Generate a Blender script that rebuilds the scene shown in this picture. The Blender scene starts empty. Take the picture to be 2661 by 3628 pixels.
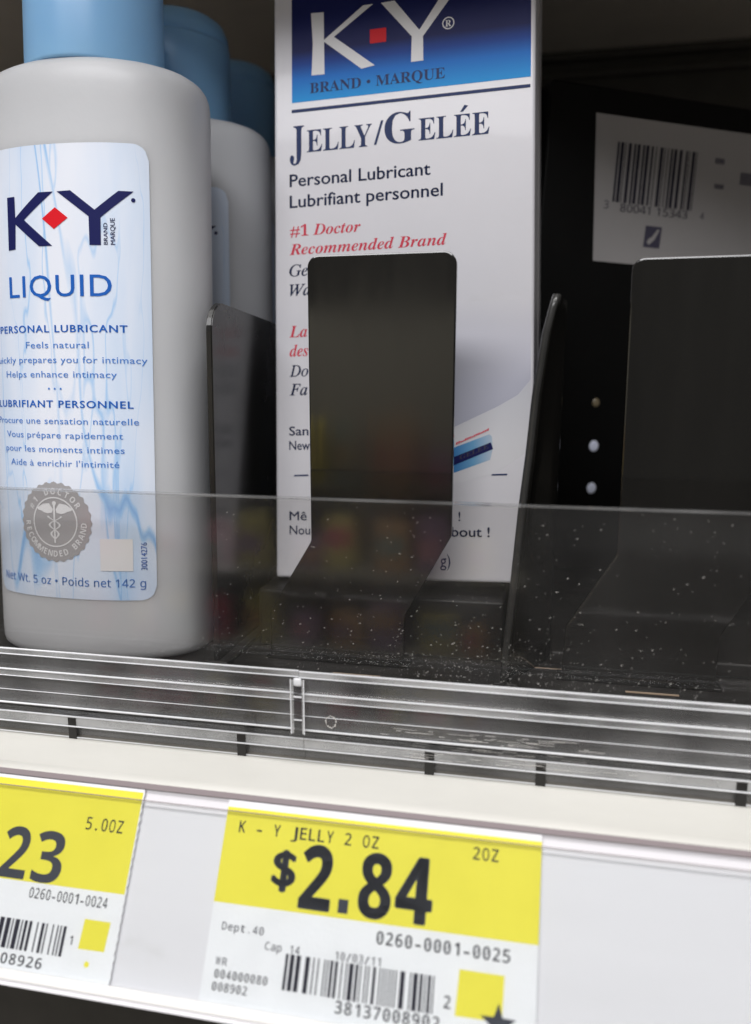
import bpy, bmesh, math, random
from mathutils import Matrix, Vector

# ------------------------------------------------------------------ camera, world, light, exposure
S = bpy.context.scene
COL = S.collection
CM = 0.01
R = math.radians

cam = bpy.data.cameras.new('camera')
cam.sensor_fit = 'VERTICAL'
cam.sensor_height = 36.0
cam.lens = 28.78
cam.clip_start = 0.005
cam.clip_end = 20.0
cam.dof.use_dof = True
cam.dof.focus_distance = 0.158
cam.dof.aperture_fstop = 11.5
camo = bpy.data.objects.new('camera', cam)
COL.objects.link(camo)
camo.location = (0.0, -0.1342, 0.070)
camo.rotation_euler = (R(80.0), 0.0, R(11.9))
S.camera = camo

world = bpy.data.worlds.new('World')
S.world = world
world.use_nodes = True
bg = world.node_tree.nodes['Background']
bg.inputs[0].default_value = (1.0, 0.97, 0.93, 1)
bg.inputs[1].default_value = 0.17


def area_lamp(name, loc, aim, sx, sy, power, colour):
    l = bpy.data.lights.new(name, 'AREA')
    l.shape = 'RECTANGLE'
    l.size, l.size_y = sx, sy
    l.energy = power
    l.color = colour
    o = bpy.data.objects.new(name, l)
    COL.objects.link(o)
    o.location = loc
    o.rotation_euler = (Vector(aim) - Vector(loc)).to_track_quat('-Z', 'Y').to_euler()
    return o


# rows of ceiling tubes over the aisle, and an unseen lamp added to brighten the rack mirrored in the fence
area_lamp('ceiling_lamp', (0.05, -0.50, 1.45), (0.05, -0.42, 0.0), 1.8, 0.22, 19.0, (1.0, 0.98, 0.965))
area_lamp('ceiling_lamp', (-0.25, -1.55, 1.42), (-0.03, 0.02, 0.07), 1.8, 0.40, 30.0, (0.99, 0.98, 0.995))
area_lamp('rack_fill_lamp', (-0.36, -0.62, 0.30), (-0.36, -0.92, -0.25), 0.7, 0.06, 6.5, (1.0, 0.95, 0.88))

S.view_settings.view_transform = 'Standard'
S.view_settings.look = 'None'
S.view_settings.exposure = 0.0
S.view_settings.gamma = 1.0
S.view_settings.use_curve_mapping = False
S.render.engine = 'CYCLES'
S.cycles.use_denoising = True
S.cycles.use_adaptive_sampling = True
S.cycles.adaptive_threshold = 0.025
S.cycles.diffuse_bounces = 4
S.cycles.glossy_bounces = 4
S.cycles.max_bounces = 10
S.cycles.transmission_bounces = 12
S.cycles.transparent_max_bounces = 24
S.cycles.sample_clamp_indirect = 6.0

random.seed(11)


# ------------------------------------------------------------------ materials
def lin(c):
    return tuple(((v / 255.0) / 12.92 if v <= 10 else (((v / 255.0) + 0.055) / 1.055) ** 2.4) for v in c)


def mat(name, rgb, rough=0.5, spec=0.5, vary=0.0, vscale=40.0, bump=0.0, bscale=300.0, metal=0.0,
        sss=0.0, coat=0.0, rvary=0.0, stretch=None):
    m = bpy.data.materials.new(name)
    m.use_nodes = True
    nt = m.node_tree
    b = nt.nodes['Principled BSDF']
    b.inputs['Base Color'].default_value = (*rgb, 1)
    b.inputs['Roughness'].default_value = rough
    b.inputs['Specular IOR Level'].default_value = spec
    b.inputs['Metallic'].default_value = metal
    if sss:
        b.inputs['Subsurface Weight'].default_value = sss
        b.inputs['Subsurface Radius'].default_value = (1, 1, 1)
        b.inputs['Subsurface Scale'].default_value = 0.007
    if coat:
        b.inputs['Coat Weight'].default_value = coat
        b.inputs['Coat Roughness'].default_value = 0.05
    tc = nt.nodes.new('ShaderNodeTexCoord')
    vec = tc.outputs['Object']
    if stretch:
        mp = nt.nodes.new('ShaderNodeMapping')
        mp.inputs['Scale'].default_value = stretch
        nt.links.new(vec, mp.inputs['Vector'])
        vec = mp.outputs['Vector']
    if vary or rvary:
        n = nt.nodes.new('ShaderNodeTexNoise')
        n.inputs['Scale'].default_value = vscale
        n.inputs['Detail'].default_value = 6
        n.inputs['Roughness'].default_value = 0.6
        nt.links.new(vec, n.inputs['Vector'])
        if vary:
            rp = nt.nodes.new('ShaderNodeValToRGB')
            rp.color_ramp.elements[0].position = 0.3
            rp.color_ramp.elements[1].position = 0.7
            rp.color_ramp.elements[0].color = (*[max(0, c * (1 - vary)) for c in rgb], 1)
            rp.color_ramp.elements[1].color = (*[min(1, c * (1 + vary)) for c in rgb], 1)
            nt.links.new(n.outputs['Fac'], rp.inputs['Fac'])
            nt.links.new(rp.outputs['Color'], b.inputs['Base Color'])
        if rvary:
            mr = nt.nodes.new('ShaderNodeMapRange')
            mr.inputs['From Min'].default_value = 0.3
            mr.inputs['From Max'].default_value = 0.7
            mr.inputs['To Min'].default_value = max(0.02, rough - rvary)
            mr.inputs['To Max'].default_value = min(1, rough + rvary)
            nt.links.new(n.outputs['Fac'], mr.inputs['Value'])
            nt.links.new(mr.outputs['Result'], b.inputs['Roughness'])
    if bump:
        n2 = nt.nodes.new('ShaderNodeTexNoise')
        n2.inputs['Scale'].default_value = bscale
        n2.inputs['Detail'].default_value = 4
        nt.links.new(vec, n2.inputs['Vector'])
        bp = nt.nodes.new('ShaderNodeBump')
        bp.inputs['Strength'].default_value = bump
        bp.inputs['Distance'].default_value = 0.0005
        nt.links.new(n2.outputs['Fac'], bp.inputs['Height'])
        nt.links.new(bp.outputs['Normal'], b.inputs['Normal'])
    return m


def ramp_mat(name, axis, lo, hi, stops, rough=0.4, tilt=0.0):
    """printed colour gradient along one object axis (x or z), positions in cm"""
    m = bpy.data.materials.new(name)
    m.use_nodes = True
    nt = m.node_tree
    b = nt.nodes['Principled BSDF']
    b.inputs['Roughness'].default_value = rough
    b.inputs['Specular IOR Level'].default_value = 0.15
    tc = nt.nodes.new('ShaderNodeTexCoord')
    mp = nt.nodes.new('ShaderNodeMapping')
    mp.inputs['Rotation'].default_value = (0, tilt, 0)
    sp = nt.nodes.new('ShaderNodeSeparateXYZ')
    mr = nt.nodes.new('ShaderNodeMapRange')
    mr.inputs['From Min'].default_value = lo * CM
    mr.inputs['From Max'].default_value = hi * CM
    rp = nt.nodes.new('ShaderNodeValToRGB')
    e = rp.color_ramp.elements
    while len(e) < len(stops):
        e.new(0.5)
    for i, (p, c) in enumerate(stops):
        e[i].position = p
        e[i].color = (*c, 1)
    nt.links.new(tc.outputs['Object'], mp.inputs['Vector'])
    nt.links.new(mp.outputs['Vector'], sp.inputs['Vector'])
    nt.links.new(sp.outputs[axis.upper()], mr.inputs['Value'])
    nt.links.new(mr.outputs['Result'], rp.inputs['Fac'])
    nt.links.new(rp.outputs['Color'], b.inputs['Base Color'])
    return m


def clear_sheet(name, tint=(0.97, 0.98, 0.98), haze=0.012, rough=0.02):
    """thin clear plastic: straight-through transmission, Fresnel reflection, a trace of dusty haze"""
    m = bpy.data.materials.new(name)
    m.use_nodes = True
    nt = m.node_tree
    for n in list(nt.nodes):
        if n.type == 'BSDF_PRINCIPLED':
            nt.nodes.remove(n)
    out = nt.nodes['Material Output']
    tr = nt.nodes.new('ShaderNodeBsdfTransparent')
    tr.inputs[0].default_value = (*tint, 1)
    gl = nt.nodes.new('ShaderNodeBsdfGlossy')
    gl.inputs['Roughness'].default_value = rough
    fr = nt.nodes.new('ShaderNodeFresnel')
    fr.inputs['IOR'].default_value = 1.49
    df = nt.nodes.new('ShaderNodeBsdfDiffuse')
    df.inputs[0].default_value = (0.85, 0.85, 0.85, 1)
    m1 = nt.nodes.new('ShaderNodeMixShader')
    m2 = nt.nodes.new('ShaderNodeMixShader')
    ns = nt.nodes.new('ShaderNodeTexNoise')
    ns.inputs['Scale'].default_value = 60
    ns.inputs['Detail'].default_value = 8
    tc = nt.nodes.new('ShaderNodeTexCoord')
    nt.links.new(tc.outputs['Object'], ns.inputs['Vector'])
    mr = nt.nodes.new('ShaderNodeMapRange')
    mr.inputs['From Min'].default_value = 0.3
    mr.inputs['From Max'].default_value = 0.8
    mr.inputs['To Min'].default_value = haze * 0.3
    mr.inputs['To Max'].default_value = haze * 2.0
    nt.links.new(ns.outputs['Fac'], mr.inputs['Value'])
    nt.links.new(mr.outputs['Result'], m1.inputs[0])
    nt.links.new(tr.outputs[0], m1.inputs[1])
    nt.links.new(df.outputs[0], m1.inputs[2])
    # Fresnel reads 1/IOR on back faces: use the plain facing-independent value on both sides
    geo = nt.nodes.new('ShaderNodeNewGeometry')
    vm = nt.nodes.new('ShaderNodeMix')
    vm.data_type = 'FLOAT'
    vm.inputs[2].default_value = 1.49
    vm.inputs[3].default_value = 1.0 / 1.49
    nt.links.new(geo.outputs['Backfacing'], vm.inputs[0])
    nt.links.new(vm.outputs[0], fr.inputs['IOR'])
    nt.links.new(fr.outputs[0], m2.inputs[0])
    nt.links.new(m1.outputs[0], m2.inputs[1])
    nt.links.new(gl.outputs[0], m2.inputs[2])
    nt.links.new(m2.outputs[0], out.inputs['Surface'])
    return m


def glass(name, tint=(0.95, 0.96, 0.97), rough=0.03):
    m = bpy.data.materials.new(name)
    m.use_nodes = True
    b = m.node_tree.nodes['Principled BSDF']
    b.inputs['Base Color'].default_value = (*tint, 1)
    b.inputs['Roughness'].default_value = rough
    b.inputs['IOR'].default_value = 1.49
    b.inputs['Transmission Weight'].default_value = 1.0
    return m


def marble_mat():
    m = bpy.data.materials.new('marbled_label')
    m.use_nodes = True
    nt = m.node_tree
    b = nt.nodes['Principled BSDF']
    b.inputs['Roughness'].default_value = 0.32
    tc = nt.nodes.new('ShaderNodeTexCoord')
    mp = nt.nodes.new('ShaderNodeMapping')
    mp.inputs['Rotation'].default_value = (0, R(-30), 0)
    mp.inputs['Scale'].default_value = (1.0, 1.0, 0.16)
    nt.links.new(tc.outputs['Object'], mp.inputs['Vector'])
    wob = nt.nodes.new('ShaderNodeTexNoise')
    wob.inputs['Scale'].default_value = 60
    wob.inputs['Detail'].default_value = 5
    nt.links.new(mp.outputs['Vector'], wob.inputs['Vector'])
    base = None
    for sc_, w0, w1, amt, seed in ((46, 0.0, 0.014, 0.62, 1.7), (85, 0.0, 0.011, 0.45, 5.1), (26, 0.0, 0.12, 0.26, 9.3)):
        n = nt.nodes.new('ShaderNodeTexNoise')
        n.noise_dimensions = '4D'
        n.inputs['W'].default_value = seed
        n.inputs['Scale'].default_value = sc_
        n.inputs['Detail'].default_value = 3
        n.inputs['Roughness'].default_value = 0.5
        n.inputs['Distortion'].default_value = 0.6
        nt.links.new(mp.outputs['Vector'], n.inputs['Vector'])
        sub = nt.nodes.new('ShaderNodeMath'); sub.operation = 'SUBTRACT'
        sub.inputs[1].default_value = 0.5
        ab = nt.nodes.new('ShaderNodeMath'); ab.operation = 'ABSOLUTE'
        nt.links.new(n.outputs['Fac'], sub.inputs[0]); nt.links.new(sub.outputs[0], ab.inputs[0])
        mr = nt.nodes.new('ShaderNodeMapRange')
        mr.inputs['From Min'].default_value = w0
        mr.inputs['From Max'].default_value = w1
        mr.inputs['To Min'].default_value = amt
        mr.inputs['To Max'].default_value = 0.0
        nt.links.new(ab.outputs[0], mr.inputs['Value'])
        # patchy veins
        mk = nt.nodes.new('ShaderNodeMath'); mk.operation = 'MULTIPLY'
        mr2 = nt.nodes.new('ShaderNodeMapRange')
        mr2.inputs['From Min'].default_value = 0.34
        mr2.inputs['From Max'].default_value = 0.56
        nt.links.new(wob.outputs['Fac'], mr2.inputs['Value'])
        nt.links.new(mr.outputs['Result'], mk.inputs[0]); nt.links.new(mr2.outputs['Result'], mk.inputs[1])
        if base is None:
            base = mk.outputs[0]
        else:
            mx = nt.nodes.new('ShaderNodeMath'); mx.operation = 'MAXIMUM'
            nt.links.new(base, mx.inputs[0]); nt.links.new(mk.outputs[0], mx.inputs[1])
            base = mx.outputs[0]
    # the label print is bluer towards its top and bottom edges
    sp = nt.nodes.new('ShaderNodeSeparateXYZ')
    nt.links.new(tc.outputs['Object'], sp.inputs['Vector'])
    rpz = nt.nodes.new('ShaderNodeMapRange')
    rpz.inputs['From Min'].default_value = 0.038
    rpz.inputs['From Max'].default_value = 0.012
    rpz.inputs['To Max'].default_value = 0.22
    nt.links.new(sp.outputs['Z'], rpz.inputs['Value'])
    cl = nt.nodes.new('ShaderNodeMath'); cl.operation = 'MULTIPLY'
    nt.links.new(rpz.outputs['Result'], cl.inputs[0]); nt.links.new(wob.outputs['Fac'], cl.inputs[1])
    ad = nt.nodes.new('ShaderNodeMath'); ad.operation = 'ADD'; ad.use_clamp = True
    nt.links.new(base, ad.inputs[0]); nt.links.new(cl.outputs[0], ad.inputs[1])
    rp = nt.nodes.new('ShaderNodeValToRGB')
    e = rp.color_ramp.elements
    e[0].color = (*lin((236, 241, 252)), 1)
    e[1].color = (*lin((84, 146, 222)), 1)
    mid = e.new(0.45); mid.color = (*lin((168, 206, 245)), 1)
    nt.links.new(ad.outputs[0], rp.inputs['Fac'])
    nt.links.new(rp.outputs['Color'], b.inputs['Base Color'])
    return m


M = {
    'frosted': mat('frosted_plastic', (0.62, 0.632, 0.655), 0.36, 0.4, vary=0.03, vscale=25, sss=0.7, bump=0.05, bscale=900),
    'cap': mat('blue_cap_plastic', lin((146, 198, 244)), 0.32, 0.45, sss=0.3, vary=0.03, vscale=30),
    'marble': marble_mat(),
    'navy': mat('navy_print', lin((30, 34, 88)), 0.4, 0.15),
    'blue_ink': mat('blue_print', lin((36, 100, 190)), 0.4, 0.15),
    'soft_blue_ink': mat('soft_blue_print', lin((78, 130, 205)), 0.4, 0.15),
    'red_ink': mat('red_print', lin((222, 30, 42)), 0.4, 0.15),
    'italic_red': mat('rose_red_print', lin((214, 62, 84)), 0.4, 0.15),
    'box_navy': mat('box_navy_print', lin((28, 48, 96)), 0.4, 0.15),
    'seal_grey': mat('seal_grey_print', lin((170, 168, 170)), 0.35, vary=0.05),
    'white_ink': mat('white_print', (0.80, 0.80, 0.82), 0.4),
    'carton': mat('white_carton', (0.76, 0.755, 0.80), 0.38, 0.35, vary=0.015, vscale=60, bump=0.04, bscale=500, coat=0.15),
    'black': mat('glossy_black_plastic', (0.008, 0.0075, 0.0065), 0.13, 0.6, vary=0.5, vscale=45, rvary=0.10, bump=0.30, bscale=45, stretch=(1, 1, 0.16)),
    'divider': mat('satin_black_divider', (0.010, 0.010, 0.010), 0.24, 0.5, vary=0.3, vscale=50, rvary=0.08),
    'black_matt': mat('black_tray_plastic', (0.014, 0.013, 0.012), 0.42, 0.4, vary=0.3, vscale=90, rvary=0.12),
    'black_carton': mat('black_carton', (0.003, 0.003, 0.003), 0.42, 0.12, vary=0.3, vscale=30),
    'black_ink': mat('black_print', lin((62, 64, 74)), 0.5, 0.15),
    'bar_ink': mat('barcode_print', lin((40, 38, 52)), 0.5, 0.15),
    'dim_ink': mat('grey_print', lin((70, 68, 84)), 0.5, 0.15),
    'sticker': mat('shaded_sticker_paper', (0.33, 0.32, 0.32), 0.5, 0.3, vary=0.02),  # white paper greyed to carry the shade of the shelf above
    'paper': mat('label_paper', (0.86, 0.86, 0.885), 0.55, 0.3, vary=0.03, vscale=160, bump=0.12, bscale=1500),
    'yellow': mat('yellow_band', (0.84, 0.755, 0.060), 0.5, 0.3, vary=0.03, vscale=120),
    'deck': mat('cream_enamel', (0.71, 0.70, 0.655), 0.36, 0.5, vary=0.035, vscale=70, bump=0.08, bscale=260, rvary=0.08, stretch=(0.35, 1, 1)),
    'lip': mat('white_enamel', (0.80, 0.79, 0.775), 0.22, 0.5, vary=0.02),
    'holder': mat('grey_label_holder', (0.765, 0.75, 0.78), 0.34, 0.45, vary=0.02, vscale=60, stretch=(0.15, 1, 2), rvary=0.06),
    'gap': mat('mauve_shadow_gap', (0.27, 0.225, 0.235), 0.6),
    'tan': mat('tan_edge', (0.42, 0.32, 0.23), 0.4),
    'under': mat('shelf_underside', (0.66, 0.60, 0.52), 0.6, 0.3, vary=0.06, vscale=40),
    'back': mat('dark_back_panel', (0.045, 0.042, 0.036), 0.6, 0.3, vary=0.15, vscale=60),
    'fence': clear_sheet('clear_fence', tint=(0.92, 0.915, 0.91), haze=0.008, rough=0.06),
    'film': clear_sheet('clear_film', haze=0.004, rough=0.06),
    'rail': clear_sheet('clear_rail_plastic', tint=(0.86, 0.86, 0.86), haze=0.075, rough=0.05),
    'band': clear_sheet('rail_refraction_haze', haze=0.26, rough=0.15),  # diffuse haze puts bright refractions into the clear plastic
    'clip': clear_sheet('smoky_clip_plastic', tint=(0.5, 0.5, 0.5), haze=0.05, rough=0.05),
    'base': mat('grey_rail_base', (0.16, 0.15, 0.135), 0.5, 0.3, vary=0.3, vscale=60),
    'edge': mat('edge_highlight_white', (0.84, 0.85, 0.88), 0.15, 0.7),  # whitish colour stands for light caught on clear edges
    'dust': mat('dust', (0.62, 0.60, 0.57), 0.7, 0.2),
    'dot': mat('pale_blue_glint', lin((228, 234, 255)), 0.35, vary=0.05),  # pale colour painted for a glint
    'dot_dim': mat('dim_tan_glint', lin((120, 108, 84)), 0.4),  # weaker glint, painted the same way
}


def grime(m, scale, lo, hi, rgb, amt):
    nt = m.node_tree
    b = nt.nodes['Principled BSDF']
    src = b.inputs['Base Color'].links[0].from_socket
    tc = nt.nodes.new('ShaderNodeTexCoord')
    mp = nt.nodes.new('ShaderNodeMapping'); mp.inputs['Scale'].default_value = (0.5, 1, 1)
    n = nt.nodes.new('ShaderNodeTexNoise')
    n.inputs['Scale'].default_value = scale; n.inputs['Detail'].default_value = 8; n.inputs['Roughness'].default_value = 0.7
    nt.links.new(tc.outputs['Object'], mp.inputs['Vector']); nt.links.new(mp.outputs['Vector'], n.inputs['Vector'])
    mr = nt.nodes.new('ShaderNodeMapRange')
    mr.inputs['From Min'].default_value = lo; mr.inputs['From Max'].default_value = hi; mr.inputs['To Max'].default_value = amt
    nt.links.new(n.outputs['Fac'], mr.inputs['Value'])
    mx = nt.nodes.new('ShaderNodeMix'); mx.data_type = 'RGBA'
    nt.links.new(mr.outputs['Result'], mx.inputs[0]); nt.links.new(src, mx.inputs[6])
    mx.inputs[7].default_value = (*rgb, 1)
    nt.links.new(mx.outputs[2], b.inputs['Base Color'])


grime(M['deck'], 130, 0.66, 0.76, (0.30, 0.26, 0.21), 0.55)
grime(M['holder'], 60, 0.60, 0.80, (0.52, 0.51, 0.49), 0.5)
grime(M['carton'], 45, 0.58, 0.80, (0.60, 0.58, 0.57), 0.35)


# ------------------------------------------------------------------ mesh helpers (all dimensions in cm)
def link(name, me, m, parent=None, smooth=False):
    o = bpy.data.objects.new(name, me)
    COL.objects.link(o)
    if m is not None:
        me.materials.append(m)
    if parent is not None:
        o.parent = parent
    if smooth:
        for p in me.polygons:
            p.use_smooth = True
    return o


def mesh(name, verts, faces, m, parent=None, smooth=False):
    me = bpy.data.meshes.new(name)
    me.from_pydata([(v[0] * CM, v[1] * CM, v[2] * CM) for v in verts], [], faces)
    me.update()
    return link(name, me, m, parent, smooth)


def bm_obj(name, bm, m, parent=None, smooth=False):
    me = bpy.data.meshes.new(name)
    bm.to_mesh(me)
    bm.free()
    return link(name, me, m, parent, smooth)


def bevel_bm(bm, w, seg=2):
    bmesh.ops.bevel(bm, geom=list(bm.edges), offset=w * CM, segments=seg, affect='EDGES', profile=0.6)


def box(name, x0, x1, y0, y1, z0, z1, m, parent=None, bev=0.0, seg=2):
    bm = bmesh.new()
    vs = [bm.verts.new((x * CM, y * CM, z * CM)) for x in (x0, x1) for y in (y0, y1) for z in (z0, z1)]
    for f in ((0, 1, 3, 2), (4, 6, 7, 5), (0, 4, 5, 1), (2, 3, 7, 6), (0, 2, 6, 4), (1, 5, 7, 3)):
        bm.faces.new([vs[i] for i in f])
    bmesh.ops.recalc_face_normals(bm, faces=bm.faces)
    if bev:
        bevel_bm(bm, bev, seg)
    return bm_obj(name, bm, m, parent, smooth=bool(bev))


def prism_x(name, prof, x0, x1, m, parent=None, bev=0.0, smooth=False):
    """extrude a (y, z) profile along x"""
    bm = bmesh.new()
    a = [bm.verts.new((x0 * CM, y * CM, z * CM)) for y, z in prof]
    b = [bm.verts.new((x1 * CM, y * CM, z * CM)) for y, z in prof]
    n = len(prof)
    bm.faces.new(a)
    bm.faces.new(b[::-1])
    for i in range(n):
        j = (i + 1) % n
        bm.faces.new((a[i], b[i], b[j], a[j]))
    bmesh.ops.recalc_face_normals(bm, faces=bm.faces)
    if bev:
        bevel_bm(bm, bev, 2)
    return bm_obj(name, bm, m, parent, smooth)


def rounded(pts, radii, seg=6):
    """round the corners of a closed 2-D polygon"""
    out = []
    n = len(pts)
    for i, p in enumerate(pts):
        r = radii[i]
        if r <= 0:
            out.append(p)
            continue
        a, b = Vector(pts[i - 1]), Vector(pts[(i + 1) % n])
        P = Vector(p)
        d1, d2 = (a - P).normalized(), (b - P).normalized()
        ang = d1.angle(d2)
        t = r / math.tan(ang / 2)
        s, e = P + d1 * t, P + d2 * t
        c = P + (d1 + d2).normalized() * (r / math.sin(ang / 2))
        for k in range(seg + 1):
            f = k / seg
            q = s.lerp(e, f)
            q = c + (q - c).normalized() * r
            out.append((q.x, q.y))
    return out


def plate_xz(name, pts, y0, y1, m, parent=None, bev=0.04):
    """thick plate standing in the x-z plane"""
    bm = bmesh.new()
    a = [bm.verts.new((x * CM, y0 * CM, z * CM)) for x, z in pts]
    b = [bm.verts.new((x * CM, y1 * CM, z * CM)) for x, z in pts]
    n = len(pts)
    fa = bm.faces.new(a)
    fb = bm.faces.new(b[::-1])
    for i in range(n):
        j = (i + 1) % n
        bm.faces.new((a[i], b[i], b[j], a[j]))
    bmesh.ops.recalc_face_normals(bm, faces=bm.faces)
    if bev:
        es = [e for e in bm.edges if len(e.link_faces) == 2 and (fa in e.link_faces or fb in e.link_faces)]
        bmesh.ops.bevel(bm, geom=es, offset=bev * CM, segments=2, affect='EDGES', profile=0.6)
    return bm_obj(name, bm, m, parent)


def empty(name, loc=(0, 0, 0), mw=None):
    o = bpy.data.objects.new(name, None)
    o.empty_display_size = 0.01
    COL.objects.link(o)
    if mw is not None:
        o.matrix_world = mw
    else:
        o.location = [v * CM for v in loc]
    return o


def tag(o, label, cat, group=None):
    o['label'] = label
    o['category'] = cat
    if group:
        o['group'] = group
    return o


def frame(origin, ux, uy, uz):
    m = Matrix.Identity(4)
    for i, v in enumerate((ux, uy, uz)):
        for j in range(3):
            m[j][i] = v[j]
    for j in range(3):
        m[j][3] = origin[j] * CM
    return m


def copy_tree(o, parent=None):
    c = o.copy()
    COL.objects.link(c)
    if parent is not None:
        c.parent = parent
    for ch in list(o.children):
        copy_tree(ch, c)
    return c


# ---- lettering: flat letter meshes from Blender's own built-in font
FACES = {'serif': (0x1D400, 0x1D41A, 0x1D7CE), 'serif_italic': (0x1D468, 0x1D482, 0x1D7CE), 'light_italic': (0x1D434, 0x1D44E, None),
         'bold': (0x1D5D4, 0x1D5EE, 0x1D7EC), 'thin': (0x1D5A0, 0x1D5BA, 0x1D7E2), 'sans': None}


def styled(s, st):
    T = FACES[st]
    if not T:
        return s
    o = ''
    for c in s:
        k = ord(c)
        if 'A' <= c <= 'Z':
            o += chr(T[0] + k - 65)
        elif 'a' <= c <= 'z':
            o += chr(0x210E) if (st == 'light_italic' and c == 'h') else chr(T[1] + k - 97)
        elif c.isdigit() and T[2]:
            o += chr(T[2] + k - 48)
        else:
            o += c
    return o


GLY = {}
TYPE = bpy.data.objects.new('type', bpy.data.curves.new('type', 'FONT'))


def glyphs(s, st, weight=0.0, gap=1.0):
    vs, fs = glyphs0(s, st, gap)
    if weight <= 0:
        return vs, fs
    V, F = [], []
    for dx, dy in ((-weight, 0), (weight, 0), (0, weight * 0.6), (0, -weight * 0.6)):
        k = len(V)
        V += [(x + dx, y + dy) for x, y in vs]
        F += [tuple(j + k for j in f) for f in fs]
    return V, F


def glyphs0(s, st, gap=1.0):
    """2-D triangles for a string: (verts, faces)"""
    key = (s, st, gap)
    if key in GLY:
        return GLY[key]
    cu = TYPE.data
    cu.body = styled(s, st)
    cu.size = 1.0
    cu.resolution_u = 3
    cu.space_character = gap
    cu.fill_mode = 'FRONT'
    o = TYPE
    me = o.to_mesh()
    vs = [(v.co.x, v.co.y) for v in me.vertices]
    fs = [tuple(p.vertices) for p in me.polygons]
    o.to_mesh_clear()
    GLY[key] = (vs, fs)
    return vs, fs


def cap_h(st, weight):
    vs, _ = glyphs0('H', st)
    return max(v[1] for v in vs)


def flat(off):
    return lambda x, z: (x, -off, z)


def put2d(name, vs, fs, m, parent, mp, refine=0.0):
    bm = bmesh.new()
    bv = [bm.verts.new((x, 0, z)) for x, z in vs]
    for f in fs:
        try:
            bm.faces.new([bv[i] for i in f])
        except ValueError:
            pass
    if refine:
        bm.normal_update()
        bmesh.ops.triangulate(bm, faces=[f for f in bm.faces if len(f.verts) > 3])
        xs = [v.co.x for v in bm.verts]
        k0, k1 = math.ceil(min(xs) / refine), math.floor(max(xs) / refine)
        for k in range(k0, k1 + 1):
            bmesh.ops.bisect_plane(bm, geom=list(bm.verts) + list(bm.edges) + list(bm.faces), dist=1e-6, plane_co=(k * refine, 0, 0), plane_no=(1, 0, 0))
    for v in bm.verts:
        p = mp(v.co.x, v.co.z)
        v.co = (p[0] * CM, p[1] * CM, p[2] * CM)
    bm.normal_update()
    ref = None
    for f in bm.faces:           # face the reader
        if f.normal.y > 0:
            f.normal_flip()
    return bm_obj(name, bm, m, parent)


def words(name, s, st, x0, base, width, cap, m, parent, mp, weight=0.0, gap=1.0, refine=0.0, slant=0.0, rise=0.0):
    vs, fs = glyphs(s, st, weight, gap)
    xa, xb = min(v[0] for v in vs), max(v[0] for v in vs)
    sx = width / (xb - xa)
    sz = cap / cap_h(st, weight)
    q = [(x0 + (x - xa) * sx + slant * y * sz, base + y * sz + rise * (x - xa) * sx) for x, y in vs]
    return put2d(name, q, fs, m, parent, mp, refine)


def typed(name, s, x0, base, width, cap, m, parent, mp, st='thin', weight=0.012, slash=True):
    """fixed-pitch printer lettering with slashed zeros"""
    n = len(s)
    pitch = width / (n - 0.25)
    cw = pitch * 0.74
    H = cap_h(st, weight)
    V, F = [], []
    for i, ch in enumerate(s):
        if ch == ' ':
            continue
        vs, fs = glyphs(ch, st, weight)
        xa, xb = min(v[0] for v in vs), max(v[0] for v in vs)
        w = cw
        if ch in '.,!1Il':
            w = min(cw, (xb - xa) * cap / H)
        if ch == '-':
            w = cw * 0.8
        ox = x0 + i * pitch + (cw - w) / 2
        k = len(V)
        V += [(ox + (x - xa) * w / max(xb - xa, 1e-4), base + y * cap / H) for x, y in vs]
        F += [tuple(j + k for j in f) for f in fs]
        if ch == '0' and slash:
            k = len(V)
            t = cap * 0.055
            V += [(ox + w * 0.2, base + cap * 0.2 - t), (ox + w * 0.8, base + cap * 0.8 - t), (ox + w * 0.8, base + cap * 0.8 + t), (ox + w * 0.2, base + cap * 0.2 + t)]
            F.append((k, k + 1, k + 2, k + 3))
    return put2d(name, V, F, m, parent, mp)


def poly(name, pts, m, parent, mp, refine=0.0):
    if refine:
        bm = bmesh.new()
        f = bm.faces.new([bm.verts.new((x, 0, z)) for x, z in pts])
        f.normal_update()
        bmesh.ops.triangulate(bm, faces=[f])
        bm.verts.index_update()
        vs = [(v.co.x, v.co.z) for v in bm.verts]
        fs = [tuple(v.index for v in q.verts) for q in bm.faces]
        bm.free()
        return put2d(name, vs, fs, m, parent, mp, refine)
    return put2d(name, pts, [tuple(range(len(pts)))], m, parent, mp)


def bars(name, x0, x1, z0, z1, seed, m, parent, mp, dense=0.5, count=95):
    rnd = random.Random(seed)
    w = (x1 - x0) / count
    V, F = [], []
    i = 0
    while i < count:
        n = rnd.choice((1, 1, 1, 2, 2, 3))
        n = min(n, count - i)
        k = len(V)
        a, b = x0 + i * w, x0 + (i + n) * w - w * 0.15
        V += [(a, z0), (b, z0), (b, z1), (a, z1)]
        F.append((k, k + 1, k + 2, k + 3))
        i += n + rnd.choice((1, 1, 1, 2, 2, 3))
    return put2d(name, V, F, m, parent, mp)


def disc_pts(cx, cz, r, n=24, rz=None):
    rz = rz or r
    return [(cx + r * math.cos(2 * math.pi * i / n), cz + rz * math.sin(2 * math.pi * i / n)) for i in range(n)]


def ring(name, cx, cz, r0, r1, n, m, parent, mp):
    V = disc_pts(cx, cz, r0, n) + disc_pts(cx, cz, r1, n)
    F = [(i, (i + 1) % n, n + (i + 1) % n, n + i) for i in range(n)]
    return put2d(name, V, F, m, parent, mp)


# ------------------------------------------------------------------ the setting
def struct(o):
    o['kind'] = 'structure'
    return o


XL, XR = -24.0, 20.0
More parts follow.
